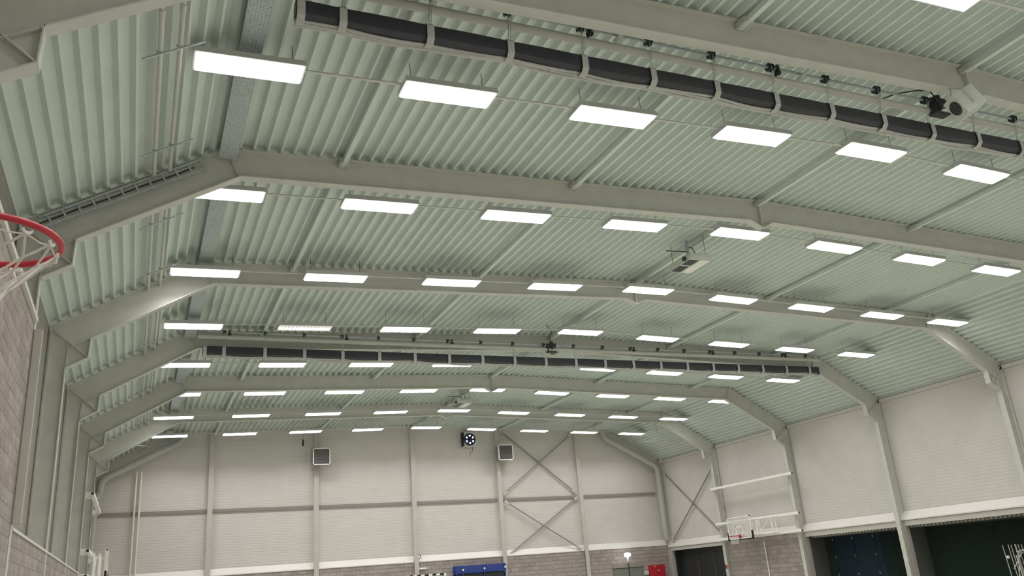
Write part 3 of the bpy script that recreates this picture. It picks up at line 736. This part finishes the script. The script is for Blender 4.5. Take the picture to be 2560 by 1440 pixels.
# tension wires across the far wall
for k, z in enumerate((6.93, 6.76)):
    t = tag(obj('tension_wire', MB().cyl((.6, 41.9, z+H+.22), (7.4, 41.9, z+H), .010, 6), GALV, None, (4, 41.9, z+H)), f'thin taut wire high across the far wall left of the heater, {"upper" if k == 0 else "lower"} one', 'wire', 'taut wires')
for k, (a, b, nm) in enumerate((((27.0, 37.15), (25.7, 42.2), 'right'), ((-.9, 37.15), (.4, 42.2), 'left'))):
    p, q = (a[0], a[1], top(a[0])-.28), (b[0], b[1], top(b[0])-.28)
    t = thing('roof_brace', f'thin tie rod under the {nm} roof slope in the last bay', 'brace', p, 'roof tie rods')
    obj('rod', MB().cyl(p, q, .014, 6), STEEL, t); obj('turnbuckle', MB().cyl(Vector(p).lerp(Vector(q), .45), Vector(p).lerp(Vector(q), .5), .022, 8), STEEL, t)
t = thing('hanging_rod', 'thin upright rod hanging at the right knee of the last frame', 'rod', (24.6, FY[6], 5.15+H))
obj('rod', MB().cyl((24.6, FY[6], 5.15+H), (24.6, FY[6], 7.15+H), .014, 8), SLAT, t); obj('end_weight', MB().cyl((24.6, FY[6], 5.1+H), (24.6, FY[6], 5.25+H), .024, 8), SLAT, t)
t = thing('hanging_horn', 'small dark upright device hanging left of the left louvred heater', 'device', (7.25, 42.1, 7.0+H))
obj('body', MB().tube([(7.25, 42.1, 6.98+H), (7.25, 42.1, 7.05+H), (7.26, 42.1, 7.3+H)], [.03, .055, .04], 10), DARK, t); obj('drop_wire', MB().cyl((7.26, 42.1, 7.3+H), (7.26, 42.1, top(7.26)), .006, 6), DARK, t)
# small items
t = thing('emergency_light', 'small white emergency light on the blockwork right of the middle post', 'light', (13.28, YE-.2, .8+H))
obj('case', MB().bx(13.09, 13.47, YE-.25, YE-.18, .79+H, .87+H), WHITE, t); obj('cover', MB().bx(13.11, 13.45, YE-.265, YE-.25, .80+H, .84+H), TRIM, t)
t = tag(obj('wall_hook', MB().tube([(13.12+.07*math.cos(a), YE-.26, 1.41+H+.09*math.sin(a)) for a in [PI*.6-k*PI/8 for k in range(11)]], .018, 8), DARK, None, (13.12, YE-.26, 1.41+H)), 'small dark hook on the far wall above the emergency light', 'hook')
# striped goal
t = thing('goal', 'goal with a black and white striped crossbar in front of the far wall', 'goal', (12.8, 42.0, 0))
gz, gx0, gx1, gy = .50+H, 11.2, 14.35, 42.0
obj('crossbar', MB().bx(gx0, gx1, gy-.04, gy+.04, gz-.04, gz+.04), WHITE, t)
for x in (gx0, gx1-.08): obj('post', MB().bx(x, x+.08, gy-.04, gy+.04, 0, gz-.04), WHITE, t)
for k in range(8):
    x = gx1-.22-k*.40; obj('black_stripe', MB().bx(x-.10, x+.10, gy-.043, gy+.043, gz-.043, gz+.043), BLACK, t)
# blue storage cabinet at the far wall
t = thing('storage_cabinet', 'blue steel storage cabinet with white knobs against the far wall', 'cabinet', (16.2, 42.1, 0), 'blue storage units')
x0, x1, y0, y1, zt = 14.86, 17.62, 41.95, 42.35, .82+H
obj('back_panel', MB().bx(x0, x1, y1-.03, y1, 0, zt), BLUE, t)
obj('top_panel', MB().bx(x0, x1, y0, y0+.03, zt-.34, zt), BLUE, t)
obj('shelf', MB().bx(x0, x1, y0-.06, y1-.03, zt-.38, zt-.35), BLUE, t)
for x in (x0, 15.2, 16.37, 17.52): obj('post', MB().bx(x, x+.06, y0-.04, y0, 0, zt-.08), BLUE, t)
for x in (15.23, 16.40, 17.55): obj('knob', MB().tube([(x, y0-.04, zt-.2), (x, y0-.07, zt-.2), (x, y0-.10, zt-.2)], [.03, .055, .03], 10), WHITE, t)
obj('opening_shade_sheet', MB().bx(x0+.05, x1-.05, y0+.02, y0+.05, .05, zt-.4), DOORD, t)  # dark sheet paints in the shade of the open front under the shelf
# lamp on a pole by the grey door
t = thing('pole_lamp', 'lit round lamp on a thin black pole before the grey door', 'lamp', (24.84, 41.8, 0))
obj('globe', MB().tube([(24.84, 41.8, z+H) for z in (.66, .68, .72, .78, .84, .88, .90)], [.06, .13, .175, .19, .175, .12, .03], 20), BULB, t)
obj('neck', MB().tube([(24.84, 41.8, .66+H), (24.84, 41.8, .5+H), (24.84, 41.8, .38+H)], [.06, .05, .03], 12), WHITE, t)
obj('pole', MB().cyl((24.9, 41.8, 0.03), (24.84, 41.8, .40+H), .022, 10), BLACK, t)
obj('base', MB().cyl((24.9, 41.8, 0), (24.9, 41.8, .03), .2, 20), BLACK, t)
# red hose cabinet
t = thing('hose_cabinet', 'red fire hose cabinet on the far wall beside the corner', 'cabinet', (26.97, YE-.3, 1.1))
obj('case', MB().bx(26.48, 27.44, YE-.42, YE-.2, 1.08, .13+H), RED, t)
dr = obj('door', MB().bx(26.5, 27.42, YE-.44, YE-.42, 1.1, .11+H), RED, t)
sub('knob', MB().cyl((26.98, YE-.47, 1.75), (26.98, YE-.44, 1.75), .03, 10), WHITE, dr)
sub('hinge', MB().bx(26.74, 26.8, YE-.45, YE-.44, .05+H, .09+H), WHITE, dr)
t = thing('switch_box', 'small grey switch box left of the red hose cabinet', 'box', (26.3, YE-.25, 1.5))
obj('case', MB().bx(26.19, 26.42, YE-.3, YE-.185, -.33+H, -.12+H), PALEGR, t); obj('conduit', MB().cyl((26.32, YE-.22, .6), (26.32, YE-.22, -.33+H), .02, 8), GALV, t)

# ---------------------------------------------------------------- right side fittings
t = thing('wall_conduit', 'white upright conduit on the right blockwork below the backstop', 'pipe', (27.86, 33.95, 0))
obj('conduit', MB().cyl((27.885, 33.95, 0), (27.885, 33.95, .80+H), .03, 10), WHITE, t)
for z in (1.0, 2.4): obj('pipe_clip', MB().bx(27.86, 27.925, 33.91, 33.99, z, z+.03), GALV, t)
tag(obj('red_label', MB().bx(27.70, 27.714, FY[6]-.06, FY[6]+.06, -.32+H, -.14+H), RED, None, (27.7, FY[6], 1.7)), 'small red marker on the frame column beside the dark doorway', 'marker')
def netcurtain(y0, y1, lab):
    t = thing('net_curtain', lab, 'curtain', (29.0, (y0+y1)/2, 0), 'dark net curtains')
    n = 130; m = MB(); V = []
    for k in range(n):
        y = y0+(y1-y0)*k/(n-1); x = 29.0+.022*math.sin(k*1.15)
        V += [(x, y, .03), (x, y, .70+H)]
    m.add(V, [(2*k, 2*k+2, 2*k+3, 2*k+1) for k in range(n-1)]); m.smooth = False
    obj('netting', m, NETTING, t)
    obj('curtain_rail', MB().bx(28.97, 29.03, y0, y1, .69+H, .72+H), DARK, t)
netcurtain(FY[3]+.16, FY[4]-.1, 'dark green net curtain across the opening nearest the right edge of the photo')
netcurtain(FY[4]+.1, FY[5]-.16, 'dark net curtain in front of the blue units, left opening')
# blue units behind the left net
t = thing('storage_cabinet', 'blue storage unit with rows of white knobs behind the left net curtain', 'cabinet', (29.5, 29.5, 0), 'blue storage units')
bx0, by0, by1 = 29.35, 28.2, 31.08
obj('carcass', MB().bx(bx0+.05, bx0+.7, by0, by1, .1, 2.62), BLUE, t)
for yy in (28.53, 29.74, 30.95): obj('post', MB().bx(bx0, bx0+.05, yy-.03, yy+.03, .0, 2.55), BLUE, t)
for q in range(3):
    for a in (by0+.02, 28.58, 29.79): 
        wdt = .27 if a == by0+.02 else 1.1
        obj('panel', MB().bx(bx0+.02, bx0+.05, a, a+wdt, .14+q*.8, .86+q*.8), BLUE, t)
for yy in (28.53, 29.74, 30.95):
    for z in (2.49, 1.73, .97): obj('knob', MB().tube([(bx0, yy, z), (bx0-.03, yy, z), (bx0-.06, yy, z)], [.03, .055, .03], 10), WHITE, t)
# poles, ball and brown chest before the right net
for k, (y, zt, ln) in enumerate([(21.52, -.18, .12), (21.30, -.17, .12), (21.19, -.19, .12), (21.03, -.18, .12), (20.92, -.19, .12), (20.80, -.2, .12)]):
    t = thing('sports_pole', f'thin white pole leaning before the right net curtain, {ORD[k]} from the left', 'pole', (28.55, (y)*1.02, 0), 'white poles by the right net')
    obj('shaft', MB().cyl((28.61, (y-ln)*1.02, .03), (28.65, (y)*1.02, zt+H), .016 if k != 3 else .028, 8), PIPE, t)
    obj('foot', MB().cyl((28.61, (y-ln)*1.02, 0), (28.61, (y-ln)*1.02, .03), .03, 10), DARK, t)
t = thing('sports_trestle', 'white crossed trestle leaning by the poles before the right net', 'rack', (28.55, 21.22, 0))
obj('strut', MB().cyl((28.51, 21.62, .9), (28.53, 21.16, 1.45), .02, 8), PIPE, t); obj('strut', MB().cyl((28.51, 21.32, .0), (28.53, 21.42, 1.35), .024, 8), PIPE, t)
obj('strut', MB().cyl((28.51, 21.68, 0), (28.53, 21.27, 1.5), .02, 8), PIPE, t); obj('crossbar', MB().cyl((28.53, 21.37, 1.46), (28.53, 21.06, 1.52), .026, 8), PIPE, t)
t = tag(obj('white_ball', MB().tube([(28.55, 21.77, 1.30+.06*math.sin(a)) for a in [-PI/2+PI*k/8 for k in range(9)]], [max(.003, .06*math.cos(-PI/2+PI*k/8)) for k in range(9)], 14), WHITE, None, (28.55, 21.77, 1.24)), 'small white ball on a shelf beside the poles by the right net', 'ball')
t = thing('equipment_chest', 'dark brown chest behind the white poles at the right edge of the photo', 'chest', (28.63, 20.76, 0))
obj('case', MB().bx(28.5, 28.75, 20.3, 20.95, 0, 1.42), WOOD, t); obj('lid', MB().bx(28.48, 28.77, 20.28, 20.97, 1.42, 1.46), WOOD, t)
